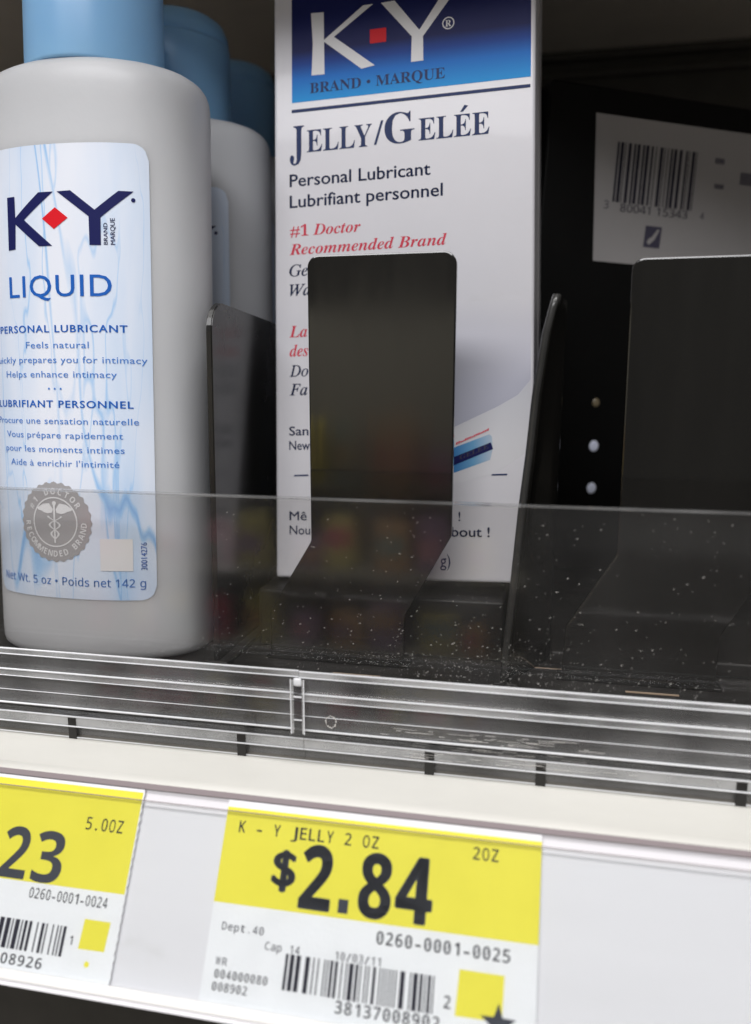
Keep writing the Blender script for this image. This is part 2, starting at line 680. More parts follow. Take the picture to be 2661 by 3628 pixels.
# lower shelf: cream deck with a rounded white front lip
deck_prof = [(30, 0.0), (-1.28, 0.0)]
for k in range(1, 9):
    a = math.pi / 2 * k / 8
    deck_prof.append((-1.28 - 0.30 * math.sin(a), -0.16 + 0.16 * math.cos(a)))
deck_prof += [(-1.58, -0.30), (-1.45, -0.36), (30, -0.36)]
shelf = struct(prism_x('shelf_deck', deck_prof, XL, XR, M['deck'], None, 0, True))
for p in shelf.data.polygons:
    p.use_smooth = abs(p.normal.x) < 0.5 and p.area < 1.0e-3
struct(box('shelf_front', XL, XR, -1.0, -0.6, -2.2, -0.37, M['back']))
struct(box('lower_shelf', -90, 70, -2.0, 20.0, -36.0, -35.0, M['black_matt']))
# shelf above: underside seen at the top of the picture, its rear meets the back panel
struct(box('upper_shelf', XL, XR, -0.8, 20.0, 18.34, 20.5, M['under'], None, 0.05))
bp = struct(box('back_panel', -90, 70, 20.02, 21.0, -60.0, 40.0, M['back']))
box('panel_rib', XL, XR, 19.7, 20.0, 17.45, 17.75, M['back'], bp, 0.05)
box('panel_rib', XL, XR, 19.55, 20.0, 18.05, 18.33, M['back'], bp, 0.05)

# ------------------------------------------------------------------ price channel and labels
th = R(30)
PF = frame((0, -1.68, -0.10), (1, 0, 0), (0, math.cos(th), -math.sin(th)), (0, math.sin(th), math.cos(th)))
ch = empty('price_channel', mw=PF)
tag(ch, 'long pale grey plastic price channel clipped under the cream shelf lip', 'price channel')
back_prof = [(0.05, 0.16), (0.05, -2.96), (-0.20, -3.00), (-0.22, -3.06), (-0.10, -3.09), (0.16, -3.05), (0.18, 0.16)]
prism_x('channel_back', back_prof, XL, XR, M['holder'], ch)
prism_x('channel_lip', [(-0.19, -2.84), (-0.17, -2.84), (-0.17, -2.97), (-0.23, -2.985), (-0.235, -2.96)], XL, XR, M['lip'], ch)
box('clear_film', XL, XR, -0.075, -0.055, -2.97, -0.115, M['film'], ch)
box('gap_shadow', XL, XR, -0.03, 0.04, 0.075, 0.165, M['gap'], ch)  # mauve strip paints the shadow gap below the shelf lip
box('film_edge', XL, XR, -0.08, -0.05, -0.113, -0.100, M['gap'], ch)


def label_paper(parent, x0, x1, z0, z1, mp, zig_right, zig_bottom, seed):
    rnd = random.Random(seed)
    pts = [(x0, z1)]
    n = 44
    pts.append((x1, z1))
    if zig_right:
        for i in range(1, n):
            pts.append((x1 + (0.014 if i % 2 else -0.004) + rnd.uniform(-.004, .004), z1 + (z0 - z1) * i / n))
    pts.append((x1, z0))
    if zig_bottom:
        for i in range(1, 60):
            pts.append((x1 + (x0 - x1) * i / 60, z0 + (0.012 if i % 2 else -0.004)))
    pts.append((x0, z0))
    a = [(x, -0.010, z) for x, z in pts]
    b = [(x, 0.02, z) for x, z in pts]
    k = len(pts)
    F = [tuple(range(k))[::-1], tuple(range(k, 2 * k))] + [(i, (i + 1) % k, k + (i + 1) % k, k + i) for i in range(k)]
    o = mesh('paper', a + b, F, M['paper'], parent)
    bm = bmesh.new(); bm.from_mesh(o.data)
    bmesh.ops.recalc_face_normals(bm, faces=bm.faces)
    bm.to_mesh(o.data); bm.free()
    return o


f1, f2, f3 = flat(0.0115), flat(0.013), flat(0.0145)
pl = empty('price_label', mw=PF)
tag(pl, 'yellow and white price label reading $2.84 in the channel', 'price label')
label_paper(pl, -4.95, 0.13, -2.93, 0.06, f1, False, False, 3)
poly('yellow_band', [(-4.95, -1.48), (0.13, -1.46), (0.13, -0.04), (-4.95, -0.05)], M['yellow'], pl, f1)
typed('product_text', 'K - Y JELLY 2 OZ', -4.71, -0.42, 2.33, 0.175, M['black_ink'], pl, f2, weight=0.02, slash=False)
typed('size_text', '2OZ', -0.90, -0.40, 0.39, 0.175, M['black_ink'], pl, f2, weight=0.02, slash=False)
words('dollar_sign', '$', 'sans', -4.06, -1.12, 0.40, 0.50, M['black_ink'], pl, f2, weight=0.035)
words('price_digit', '2', 'bold', -3.58, -1.40, 0.52, 0.91, M['black_ink'], pl, f2, weight=0.018)
poly('price_point', [(-2.93, -1.40), (-2.77, -1.40), (-2.77, -1.20), (-2.93, -1.20)], M['black_ink'], pl, f2)
words('price_digit', '8', 'bold', -2.63, -1.40, 0.52, 0.90, M['black_ink'], pl, f2, weight=0.018)
words('price_digit', '4', 'bold', -2.05, -1.40, 0.58, 0.92, M['black_ink'], pl, f2, weight=0.018)
typed('department_text', 'Dept.40', -4.75, -1.86, 0.69, 0.11, M['dim_ink'], pl, f2, weight=0.012)
typed('item_number', '0260-0001-0025', -2.28, -1.745, 2.01, 0.17, M['bar_ink'], pl, f2, weight=0.025)
typed('capacity_text', 'Cap 14', -4.01, -2.05, 0.56, 0.11, M['dim_ink'], pl, f2, weight=0.012)
typed('date_text', '10/03/11', -2.90, -2.04, 0.73, 0.11, M['dim_ink'], pl, f3, weight=0.012)
typed('code_text', 'WR', -4.77, -2.35, 0.19, 0.105, M['dim_ink'], pl, f2, weight=0.012)
typed('code_text', '004000080', -4.76, -2.53, 0.86, 0.115, M['bar_ink'], pl, f2, weight=0.018)
typed('code_text', '008902', -4.77, -2.705, 0.57, 0.115, M['bar_ink'], pl, f2, weight=0.018)
bars('barcode', -3.66, -1.33, -2.555, -2.06, 5, M['bar_ink'], pl, f2)
typed('barcode_number', '38137008902', -2.81, -2.74, 1.57, 0.16, M['bar_ink'], pl, f2, weight=0.025)
typed('check_digit', '2', -1.20, -2.45, 0.10, 0.16, M['bar_ink'], pl, f2, weight=0.025)
poly('yellow_square', [(-1.03, -2.53), (-0.35, -2.52), (-0.34, -1.92), (-1.00, -1.92)], M['yellow'], pl, f1)
st = []
for i in range(10):
    a = math.pi / 2 + i * math.pi / 5
    r = 0.27 if i % 2 == 0 else 0.108
    st.append((-0.405 + r * math.cos(a), -2.55 + r * math.sin(a)))
poly('black_star', st, M['black_ink'], pl, f2)

pl2 = empty('price_label', mw=PF)
tag(pl2, 'yellow price label ending in 23, cut off by the left picture edge', 'price label')
label_paper(pl2, -11.55, -6.47, -2.99, 0.06, f1, True, True, 8)
poly('yellow_band', [(-11.55, -1.60), (-6.485, -1.57), (-6.485, 0.01), (-11.55, 0.0)], M['yellow'], pl2, f1)
typed('size_text', '5.0OZ', -7.41, -0.665, 0.68, 0.195, M['black_ink'], pl2, f2, weight=0.012, slash=False)
words('price_digit', '2', 'bold', -8.84, -1.56, 0.50, 0.80, M['black_ink'], pl2, f2)
words('price_digit', '3', 'bold', -8.23, -1.56, 0.54, 0.79, M['black_ink'], pl2, f2)
typed('item_number', '0260-0001-0024', -8.17, -1.81, 1.42, 0.155, M['bar_ink'], pl2, f2, weight=0.012, slash=False)
bars('barcode', -10.2, -7.37, -2.59, -2.15, 21, M['bar_ink'], pl2, f2, count=100)
typed('check_digit', '1', -7.28, -2.40, 0.05, 0.13, M['bar_ink'], pl2, f2)
poly('yellow_square', [(-7.11, -2.44), (-6.65, -2.43), (-6.63, -2.0), (-7.09, -2.0)], M['yellow'], pl2, f1)
typed('barcode_number', '008926', -8.58, -2.81, 0.90, 0.15, M['bar_ink'], pl2, f2, weight=0.02, slash=False)
poly('yellow_dot', disc_pts(-6.91, -2.64, 0.045, 14), M['yellow'], pl2, f1)

# ------------------------------------------------------------------ clear fence and its rail
fe = empty('clear_fence', (0, 0, 0))
tag(fe, 'clear plastic fence panel with dusty specks standing along the shelf front', 'fence')
box('panel', XL, XR, 0.0, 0.15, 0.06, 4.745, M['fence'], fe)
prism_x('top_edge', [(0.0, 4.747), (0.15, 4.747), (0.15, 4.775), (0.13, 4.785), (0.02, 4.785), (0.0, 4.775)], XL, XR, M['rail'], fe)
rnd = random.Random(4)
V, F = [], []
for i in range(700):
    if i < 400:
        x = rnd.uniform(-6.0, 4.5)
        z = 1.7 + 3.0 * rnd.random() ** 1.3
    else:
        x = rnd.gauss(-0.9, 1.5)
        z = 1.62 + abs(rnd.gauss(0, 0.55))
    l = rnd.choice((0.003, 0.004, 0.005, 0.007, 0.014)) * rnd.uniform(0.7, 1.3)
    w = 0.0025 * rnd.uniform(0.7, 1.5)
    a = rnd.gauss(0.35, 0.35)
    k = len(V)
    c, s = math.cos(a), math.sin(a)
    y = -0.006
    for (p, q) in ((-l, -w), (l, -w), (l, w), (-l, w)):
        V.append((x + p * c - q * s, y, z + p * s + q * c))
    for (p, q) in ((-l, -w), (l, -w), (l, w), (-l, w)):
        V.append((x + p * .5 * c - q * .5 * s, y - 0.008, z + p * .5 * s + q * .5 * c))
    F += [(k + 4, k + 5, k + 6, k + 7), (k, k + 1, k + 5, k + 4), (k + 1, k + 2, k + 6, k + 5), (k + 2, k + 3, k + 7, k + 6), (k + 3, k, k + 4, k + 7)]
du = mesh('dust', V, F, M['dust'], fe)
du['kind'] = 'stuff'


def rail(x0, x1, dz, label):
    r = empty('clear_rail', ((x0 + x1) / 2, 0, 0))
    cx = (x0 + x1) / 2
    a, b = x0 - cx, x1 - cx
    tag(r, label, 'rail')
    # front strip with a rolled top edge, a step and a thin rib
    strip = [(-0.26, 0.70), (-0.26, 1.70), (-0.30, 1.76), (-0.40, 1.78), (-0.46, 1.73), (-0.46, 1.66), (-0.42, 1.62),
             (-0.42, 1.44), (-0.49, 1.41), (-0.49, 1.31), (-0.42, 1.27), (-0.42, 1.01), (-0.45, 0.99), (-0.42, 0.97),
             (-0.42, 0.78), (-0.46, 0.75), (-0.46, 0.70), (-0.42, 0.68), (-0.30, 0.68)]
    prism_x('front_strip', [(y, z + dz) for y, z in strip], a, b, M['rail'], r, 0, False)
    foot = [(-0.03, 0.06), (-0.03, 0.46), (-0.10, 0.50), (-0.20, 0.47), (-0.20, 0.41), (-0.15, 0.37), (-0.15, 0.29), (-0.21, 0.27), (-0.21, 0.22), (-0.15, 0.20), (-0.15, 0.06)]
    prism_x('foot_strip', foot, a, b, M['rail'], r, 0, False)
    box('base_strip', a, b, -0.14, 0.29, 0.004, 0.05, M['base'], r)
    for ya, za, zb in ((-0.515, 1.30, 1.41), (-0.478, 1.70, 1.79), (-0.235, 0.27, 0.44)):
        box('refraction_band', a, b, ya, ya + 0.02, za + (dz if za > 0.6 else 0), zb + (dz if za > 0.6 else 0), M['band'], r)  # hazy strips paint the broad bright refractions
    for y, z, q in ((-0.465, 1.80, 0.018), (-0.485, 1.70, 0.012), (-0.525, 1.42, 0.019), (-0.52, 1.29, 0.009), (-0.465, 0.99, 0.007), (-0.48, 0.735, 0.019), (-0.245, 0.455, 0.017), (-0.16, 0.60, 0.005), (-0.245, 0.255, 0.015), (-0.23, 0.03, 0.009)):
        cs = [(y + q * math.cos(t * math.pi / 4), z + (dz if z > 0.6 else 0) + q * math.sin(t * math.pi / 4)) for t in range(8)]
        prism_x('edge_highlight', cs, a, b, M['edge'], r, 0, True)  # whitish rods paint the highlights along the rail edges
    return r


rail(XL, -4.095, 0.012, 'left length of clear grooved plastic rail under the white bottle')
rail(-4.085, XR, 0.0, 'long clear grooved plastic rail right of the clip joint')
cl = empty('rail_clip', (-4.09, -0.3, 0.7))
tag(cl, 'small clear upright clip joining the two clear rails', 'clip')
box('clip_side', -0.115, -0.075, -0.28, -0.235, 0.0, 0.98, M['band'], cl, 0.012)
box('clip_side', 0.075, 0.115, -0.28, -0.235, 0.0, 0.98, M['band'], cl, 0.012)
box('clip_core', -0.07, 0.07, -0.252, -0.24, 0.0, 0.86, M['clip'], cl)
box('clip_head', -0.07, 0.07, -0.28, -0.235, 0.87, 1.02, M['edge'], cl, 0.03)
box('clip_band', -0.072, 0.072, -0.268, -0.258, 0.66, 0.69, M['edge'], cl)
box('clip_band', -0.072, 0.072, -0.268, -0.258, 0.24, 0.26, M['edge'], cl)
for sx in (-0.118, 0.118):
    box('clip_edge', sx - 0.008, sx + 0.008, -0.292, -0.274, 0.0, 1.0, M['edge'], cl)
# scratches and a ring-shaped scuff on the right rail
V, F = [], []
rnd = random.Random(9)
for i in range(90):
    x, z = rnd.gauss(-0.7, 0.9), rnd.choice((rnd.uniform(0.78, 0.95), rnd.uniform(0.5, 0.7), rnd.uniform(0.3, 0.45)))
    l, w = rnd.uniform(0.03, 0.25), rnd.uniform(0.0012, 0.0035)
    y = -0.475 if z > 0.72 else -0.262
    k = len(V)
    V += [(x - l, y, z - w), (x + l, y, z - w), (x + l * .8, y - 0.006, z), (x + l, y, z + w), (x - l, y, z + w), (x - l * .8, y - 0.006, z)]
    F += [(k, k + 1, k + 2, k + 5), (k + 5, k + 2, k + 3, k + 4)]
for i in range(24):
    t0, t1 = 2 * math.pi * i / 24, 2 * math.pi * (i + 1) / 24
    r0, r1 = 0.085 + rnd.uniform(-.008, .008), 0.098 + rnd.uniform(-.006, .01)
    k = len(V)
    V += [(-3.52 + r * math.cos(t), -0.478, 0.93 + r * 1.15 * math.sin(t)) for t, r in ((t0, r0), (t1, r0), (t1, r1), (t0, r1))]
    F.append((k, k + 1, k + 2, k + 3))
for o in [o for o in COL.objects if o.name.startswith('clear_rail')][1:2]:
    sc = mesh('scratches', [(x - o.location.x / CM, y, z) for x, y, z in V], F, M['dust'], o)
    sc['kind'] = 'stuff'
for i, x in enumerate((-8.7, -5.28, -1.82, 0.08, 3.26)):
    o = empty('black_peg', (x, -0.1, 0.0))
    tag(o, ['black peg in the clear rail below the bottle', 'black peg in the clear rail left of the clip joint', 'black peg in the clear rail under the dark paddle before the white carton',
            'black peg in the clear rail below the bowed divider', 'black peg in the clear rail nearest the right picture edge'][i], 'peg', 'black pegs along the rail')
    box('shank', -0.085, 0.085, -0.14, -0.12, 0.0, 0.42, M['black_matt'], o, 0.006)
    box('head', -0.02, 0.20, 0.05, 0.085, 0.50, 0.72, M['black_matt'], o, 0.006)

# ------------------------------------------------------------------ black pusher tray
ty = empty('pusher_tray', (0, 0.3, 0))
tag(ty, 'low black plastic pusher tray covering the shelf behind the fence', 'tray')
box('tray_floor', XL, XR, 0.0, 19.0, 0.004, 1.04, M['black_matt'], ty, 0.05)
for x0, x1 in ((-6.0, -0.75), (0.2, 5.2), (5.9, 10.5)):
    box('lane_block', x0, x1, 2.5, 19.0, 1.045, 2.30 if x0 < 0 else 1.35, M['black_matt'], ty, 0.06)
for x0, x1, y, w in ((-4.0, -3.05, 1.15, 0.045), (1.58, 2.53, 1.36, 0.05), (1.74, 2.70, 2.4, 0.02), (-0.2, 0.6, 2.3, 0.012)):
    box('tan_slot', x0, x1, y, y + w, 1.042, 1.06, M['tan'], ty)


# paddles: upright plate, dog-leg to the left, stem down to the tray
def paddle(x0, label, drop=0.0):
    e = empty('pusher_paddle', (x0 + 1.4, 2.0, 1.05))
    tag(e, label, 'paddle', 'black pusher paddles')
    w = 2.83
    pts = [(-1.4, 8.03 - drop), (-1.4, 2.53), (-2.28, 1.05), (-2.32, 0.02), (0.48, 0.02), (0.50, 1.08), (1.42, 2.75), (1.43, 8.05 - drop)]
    pts = rounded(pts, [0.22, 0.25, 0.3, 0.0, 0.0, 0.3, 0.25, 0.24])
    plate_xz('plate', pts, 0.0, 0.17, M['black'], e, 0.03)
    box('foot', -2.4, 0.6, 0.0, 0.45, 0.0, 0.06, M['black'], e, 0.02)
    return e


paddle(-4.57, 'tall black paddle standing in front of the white carton')
paddle(1.33, 'tall black paddle at the right edge before the black carton', 0.20)

# dividers: thin upright plates running back into the shelf
d1 = empty('lane_divider', (-6.42, 1.4, 1.05))
tag(d1, 'straight black divider plate between the front bottle and the white carton', 'divider', 'black lane dividers')
prof = rounded([(0.0, 0.0), (0.0, 7.22), (3.9, 6.95), (3.9, 0.0)], [0, 0.55, 0.2, 0])
bm = bmesh.new()
rowa, rowb = [], []
for y, z in prof:
    lean = 0.012 * z
    rowa.append(bm.verts.new(((-0.06 + lean) * CM, y * CM, z * CM)))
    rowb.append(bm.verts.new(((0.06 + lean) * CM, y * CM, z * CM)))
n = len(prof)
fa = bm.faces.new(rowa); fb = bm.faces.new(rowb[::-1])
for i in range(n):
    j = (i + 1) % n
    bm.faces.new((rowa[i], rowa[j], rowb[j], rowb[i]))
bmesh.ops.recalc_face_normals(bm, faces=bm.faces)
bmesh.ops.bevel(bm, geom=[e for e in bm.edges if fa in e.link_faces or fb in e.link_faces], offset=0.02 * CM, segments=2, affect='EDGES')
bm_obj('plate', bm, M['divider'], d1)
box('base', -0.25, 0.25, -0.05, 10.0, 0.0, 0.10, M['black_matt'], d1, 0.02)

d2 = empty('lane_divider', (-0.5, 1.4, 1.05))
tag(d2, 'bowed glossy black divider curving between the white and black cartons', 'divider', 'black lane dividers')
edge = [(-0.66, 0.0), (-0.63, 0.75), (-0.53, 1.90), (-0.42, 3.4), (-0.32, 4.4), (-0.24, 5.45), (-0.10, 6.54), (0.0, 6.98), (0.06, 7.2)]
bm = bmesh.new()
NY = 16
cols = {}
for side in (0, 1):
    for i, (x, z) in enumerate(edge):
        for k in range(NY + 1):
            t = k / NY
            y = 6.5 * t
            x2 = 0.13 + 0.012 * z
            bl = min(1.0, t * 3.2)
            bl = bl * bl * (3 - 2 * bl)
            xx = x * (1 - bl) + x2 * bl
            yy = y + (0.05 * max(0, z - 6.4) ** 2 * 3 if k == 0 else 0)
            cols[side, i, k] = bm.verts.new(((xx + 0.5 + (0.065 if side else -0.065)) * CM, yy * CM, z * CM))
NE = len(edge)
for side in (0, 1):
    for i in range(NE - 1):
        for k in range(NY):
            q = [cols[side, i, k], cols[side, i + 1, k], cols[side, i + 1, k + 1], cols[side, i, k + 1]]
            bm.faces.new(q if side else q[::-1])
for i in range(NE - 1):
    bm.faces.new((cols[0, i, 0], cols[0, i + 1, 0], cols[1, i + 1, 0], cols[1, i, 0]))
    bm.faces.new((cols[0, i, NY], cols[0, i + 1, NY], cols[1, i + 1, NY], cols[1, i, NY]))
for k in range(NY):
    bm.faces.new((cols[0, NE - 1, k], cols[0, NE - 1, k + 1], cols[1, NE - 1, k + 1], cols[1, NE - 1, k]))
    bm.faces.new((cols[0, 0, k], cols[0, 0, k + 1], cols[1, 0, k + 1], cols[1, 0, k]))
bmesh.ops.recalc_face_normals(bm, faces=bm.faces)
bm_obj('plate', bm, M['black'], d2, True)
V, F = [], []
for i, (x, z) in enumerate(edge):
    y0 = 0.15 * max(0, z - 6.4) ** 2
    for t in range(8):
        V.append((x + 0.5 + 0.07 * math.cos(t * math.pi / 4), y0 - 0.02 + 0.07 * math.sin(t * math.pi / 4), z))
for i in range(len(edge) - 1):
    for t in range(8):
        F.append((i * 8 + t, i * 8 + (t + 1) % 8, (i + 1) * 8 + (t + 1) % 8, (i + 1) * 8 + t))
F.append(tuple(range(len(V) - 8, len(V))))
mesh('front_bead', V, F, mat('lighter_black_edge', (0.030, 0.030, 0.029), 0.25, 0.5, vary=0.25, vscale=120), d2, True)  # bead a little lighter than the plate
box('base', -0.35, 0.1, -0.05, 1.0, 0.0, 0.10, M['black_matt'], d2, 0.02)

# ------------------------------------------------------------------ white carton
K = 0.775
cpos = Vector((0, -13.42, 7.0))
Bp = cpos + (Vector((-7.527, 8.4186, 1.05)) - cpos) * K
u = Vector((0.99922434, -0.02107721, 0.03326362)).normalized()
v = Vector((-0.02999158, 0.14006944, 0.98968735)).normalized()
nb = Vector((0.02551906, 0.98991732, -0.13932865)).normalized()
jb = empty('white_carton', mw=frame(Bp, u, nb, v))
tag(jb, 'tall white lubricant carton with blue panel behind the black paddle', 'carton')
k_ = lambda pts: [(x * K, z * K) for x, z in pts]
BW, BH, BD = 7.27 * K, 18.6 * K, 4.6 * K
box('carton_body', 0, BW, 0, BD, 0, BH, M['carton'], jb, 0.07, 3)
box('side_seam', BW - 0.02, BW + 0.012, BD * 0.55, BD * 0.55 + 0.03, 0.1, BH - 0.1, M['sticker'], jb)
g1, g2, g3 = flat(0.004), flat(0.008), flat(0.012)
hdr = ramp_mat('blue_panel_print', 'z', 13.40 * K, 15.2 * K, [(0.0, lin((22, 152, 226))), (0.36, lin((16, 116, 208))), (0.58, lin((20, 68, 156))), (0.78, lin((24, 32, 90)))])
hp = poly('header_panel', k_([(0.53, 13.41), (7.15, 13.40), (7.15, 16.75), (0.53, 16.60)]), hdr, jb, g1)
poly('letter_k', k_([(1.10, 15.82), (1.47, 15.80), (1.475, 15.04), (2.60, 15.84), (2.88, 15.84), (1.765, 15.09), (2.93, 14.18), (2.55, 14.13), (1.478, 14.99), (1.49, 14.10), (1.11, 14.11), (1.15, 14.97)]), M['white_ink'], hp, g2)
poly('red_square', k_([(2.79, 14.78), (3.25, 14.78), (3.25, 15.16), (2.79, 15.16)]), M['red_ink'], hp, g2)
poly('letter_y', k_([(3.10, 15.84), (3.48, 15.85), (4.17, 14.98), (4.80, 15.86), (5.13, 15.86), (4.27, 14.80), (4.28, 14.15), (3.94, 14.15), (3.96, 14.83)]), M['white_ink'], hp, g2)
ring('registered_mark', 4.96 * K, 15.06 * K, 0.135 * K, 0.165 * K, 24, M['white_ink'], hp, g2)
words('registered_letter', 'R', 'serif', 4.88 * K, 14.97 * K, 0.16 * K, 0.17 * K, M['white_ink'], hp, g2, weight=-0.01)
words('brand_text', 'BRAND • MARQUE', 'serif', 1.06 * K, 13.62 * K, 3.81 * K, 0.28 * K, M['box_navy'], hp, g2, weight=-0.018)
poly('navy_stripe', k_([(0.52, 13.13), (7.14, 13.12), (7.14, 13.21), (0.52, 13.22)]), M['box_navy'], jb, g1)
# name line with raised initials
words('large_initial', 'J', 'serif', 0.46 * K, 11.80 * K, 0.42 * K, 0.96 * K, M['box_navy'], jb, g1, weight=-0.012)
words('name_text', 'ELLY', 'serif', 0.96 * K, 12.0 * K, 1.88 * K, 0.61 * K, M['box_navy'], jb, g1, weight=-0.012)
poly('slash', k_([(2.90, 12.02), (2.97, 12.02), (3.17, 12.67), (3.10, 12.67)]), M['box_navy'], jb, g1)
words('large_initial', 'G', 'serif', 3.20 * K, 12.01 * K, 0.84 * K, 0.82 * K, M['box_navy'], jb, g1, weight=-0.012)
words('name_text', 'ELEE', 'serif', 4.15 * K, 12.02 * K, 1.92 * K, 0.59 * K, M['box_navy'], jb, g1, weight=-0.012)
poly('accent', k_([(5.28, 12.67), (5.36, 12.67), (5.50, 12.82), (5.40, 12.85)]), M['box_navy'], jb, g1)
words('description_text', 'Personal Lubricant', 'sans', 0.45 * K, 11.08 * K, 4.03 * K, 0.34 * K, M['box_navy'], jb, g1, weight=0.014)
words('description_text', 'Lubrifiant personnel', 'sans', 0.45 * K, 10.49 * K, 4.37 * K, 0.34 * K, M['box_navy'], jb, g1, weight=0.014)
words('claim_text', '#1 Doctor', 'serif_italic', 0.46 * K, 9.69 * K, 2.06 * K, 0.30 * K, M['italic_red'], jb, g1, weight=-0.01)
words('claim_text', 'Recommended Brand', 'serif_italic', 0.44 * K, 9.17 * K, 4.49 * K, 0.30 * K, M['italic_red'], jb, g1, weight=-0.01)
for s_, z_, w_, st_, m_ in (('Ge', 8.57, 0.56, 'light_italic', 'box_navy'), ('Wa', 8.02, 0.64, 'light_italic', 'box_navy'), ('La', 6.85, 0.53, 'serif_italic', 'italic_red'),
                            ('des', 6.31, 0.56, 'serif_italic', 'italic_red'), ('Do', 5.74, 0.56, 'light_italic', 'box_navy'), ('Fa', 5.21, 0.53, 'light_italic', 'box_navy')):
    words('claim_text', s_, st_, 0.43 * K, z_ * K, w_ * K, 0.32 * K, M[m_], jb, g1, weight=0.012 if st_ == 'light_italic' else -0.01)
for s_, z_, w_ in (('San', 4.07, 0.58), ('New', 3.66, 0.62), ('Mê', 1.65, 0.52), ('Nou', 1.245, 0.62)):
    words('small_text', s_, 'sans', 0.41 * K, z_ * K, w_ * K, 0.25 * K, M['box_navy'], jb, g1, weight=0.012)
words('small_text', '!', 'sans', 5.27 * K, 1.67 * K, 0.05 * K, 0.25 * K, M['box_navy'], jb, g2, weight=0.012)
words('small_text', 'bout !', 'sans', 5.08 * K, 1.245 * K, 1.04 * K, 0.26 * K, M['box_navy'], jb, g2, weight=0.014)
words('small_text', 'g)', 'sans', 4.77 * K, 0.42 * K, 0.28 * K, 0.33 * K, M['box_navy'], jb, g2, weight=0.0)
# printed picture of a tube, lower right
CW = (0.76, 0.755, 0.80)
shade = ramp_mat('grey_swash_print', 'z', 4.2 * K, 7.6 * K, [(0.0, (0.44, 0.45, 0.54)), (0.35, (0.50, 0.51, 0.60)), (0.75, (0.67, 0.67, 0.74)), (1.0, CW)])
poly('grey_swash', k_([(3.0, 3.2), (5.19, 4.25), (6.3, 4.75), (6.85, 5.05), (7.19, 5.45), (7.19, 7.6), (3.0, 7.6)]), shade, jb, flat(0.0015))
tubem = ramp_mat('tube_picture_print', 'z', 2.4 * K, 5.2 * K, [(0.0, CW), (0.35, (0.70, 0.70, 0.73)), (1.0, (0.60, 0.61, 0.66))])
tube = poly('tube_picture', k_([(0.9, 2.2), (5.2, 2.66), (6.3, 2.98), (7.19, 3.6), (7.19, 5.44), (6.85, 5.04), (6.3, 4.74), (5.19, 4.24), (3.0, 3.19)]), tubem, jb, flat(0.0018))
tb = ramp_mat('tube_band_print', 'x', 4.9 * K, 6.3 * K, [(0.0, lin((25, 110, 185))), (0.55, lin((110, 165, 205))), (1.0, lin((190, 200, 212)))])
poly('tube_band', k_([(4.6, 3.46), (5.19, 3.69), (6.10, 4.02), (6.17, 3.95), (6.19, 3.62), (6.12, 3.33), (5.19, 3.0), (4.6, 2.8)]), tb, tube, g1)
poly('tube_navy_band', k_([(4.6, 3.21), (6.14, 3.80), (6.20, 3.62), (5.19, 3.21), (4.6, 2.98)]), M['navy'], tube, g2)
words('tube_text', 'GELEE', 'serif', 5.30 * K, 3.335 * K, 0.78 * K, 0.12 * K, M['dim_ink'], tube, g3, weight=-0.01, rise=0.40)
rr = random.Random(2)
V, F = [], []
for i in range(15):
    x = 5.19 + 0.06 * i
    z = 3.74 + 0.43 * (x - 5.19) + 0.0
    k = len(V)
    h = 0.06 + 0.03 * rr.random()
    V += [(x * K, z * K), ((x + 0.045) * K, (z + 0.02) * K), ((x + 0.06) * K, (z + h) * K), ((x + 0.015) * K, (z + h - 0.015) * K)]
    F.append((k, k + 1, k + 2, k + 3))
put2d('tube_script', V, F, M['italic_red'], tube, g2)
for a, b in ((0.54, 0.98), (6.15, 6.58)):
    poly('dash', k_([(a, 2.905), (b, 2.915), (b, 2.955), (a + 0.03, 2.945)]), M['box_navy'], jb, g2)

# ------------------------------------------------------------------ black carton with a barcode sticker
y_, r_ = R(25), R(-3.3)
cu_ = Vector((math.cos(y_), math.sin(y_), 0))
cb_ = Vector((-math.sin(y_), math.cos(y_), 0))
cv_ = Vector((0, 0, 1))
cu2 = cu_ * math.cos(r_) + cv_ * math.sin(r_)
cv2 = cv_ * math.cos(r_) - cu_ * math.sin(r_)
bc = empty('black_carton', mw=frame((-0.21, 8.0, 13.79), cu2, cb_, cv2))
tag(bc, 'black carton turned aside, with a white barcode sticker', 'carton')
box('carton_body', 0, 8.0, 0, 4.2, -12.0, 0, M['black_carton'], bc, 0.06, 2)
h1, h2 = flat(0.006), flat(0.012)
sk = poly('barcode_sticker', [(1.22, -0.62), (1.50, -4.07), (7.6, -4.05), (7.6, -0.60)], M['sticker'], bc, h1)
sk['label'] = 'white barcode sticker with shade in its grey'
V = (1.83, -1.21)
bars('barcode', 1.87, 4.10, -2.62, -1.21, 33, M['bar_ink'], sk, h2, count=74)
words('barcode_number', '80041 15343', 'thin', 2.10, -2.83, 1.90, 0.19, M['dim_ink'], sk, h2, weight=0.01)
words('barcode_number', '3', 'thin', 1.66, -2.80, 0.12, 0.19, M['dim_ink'], sk, h2)
words('barcode_number', '4', 'thin', 4.36, -2.80, 0.12, 0.17, M['dim_ink'], sk, h2)
poly('dark_mark', [(2.84, -3.62), (3.30, -3.62), (3.32, -3.10), (2.86, -3.10)], M['dim_ink'], sk, h2)
poly('mark_tick', [(2.92, -3.50), (3.00, -3.56), (3.14, -3.42), (3.26, -3.18), (3.20, -3.16), (3.06, -3.36), (2.98, -3.40)], M['sticker'], sk, flat(0.016))
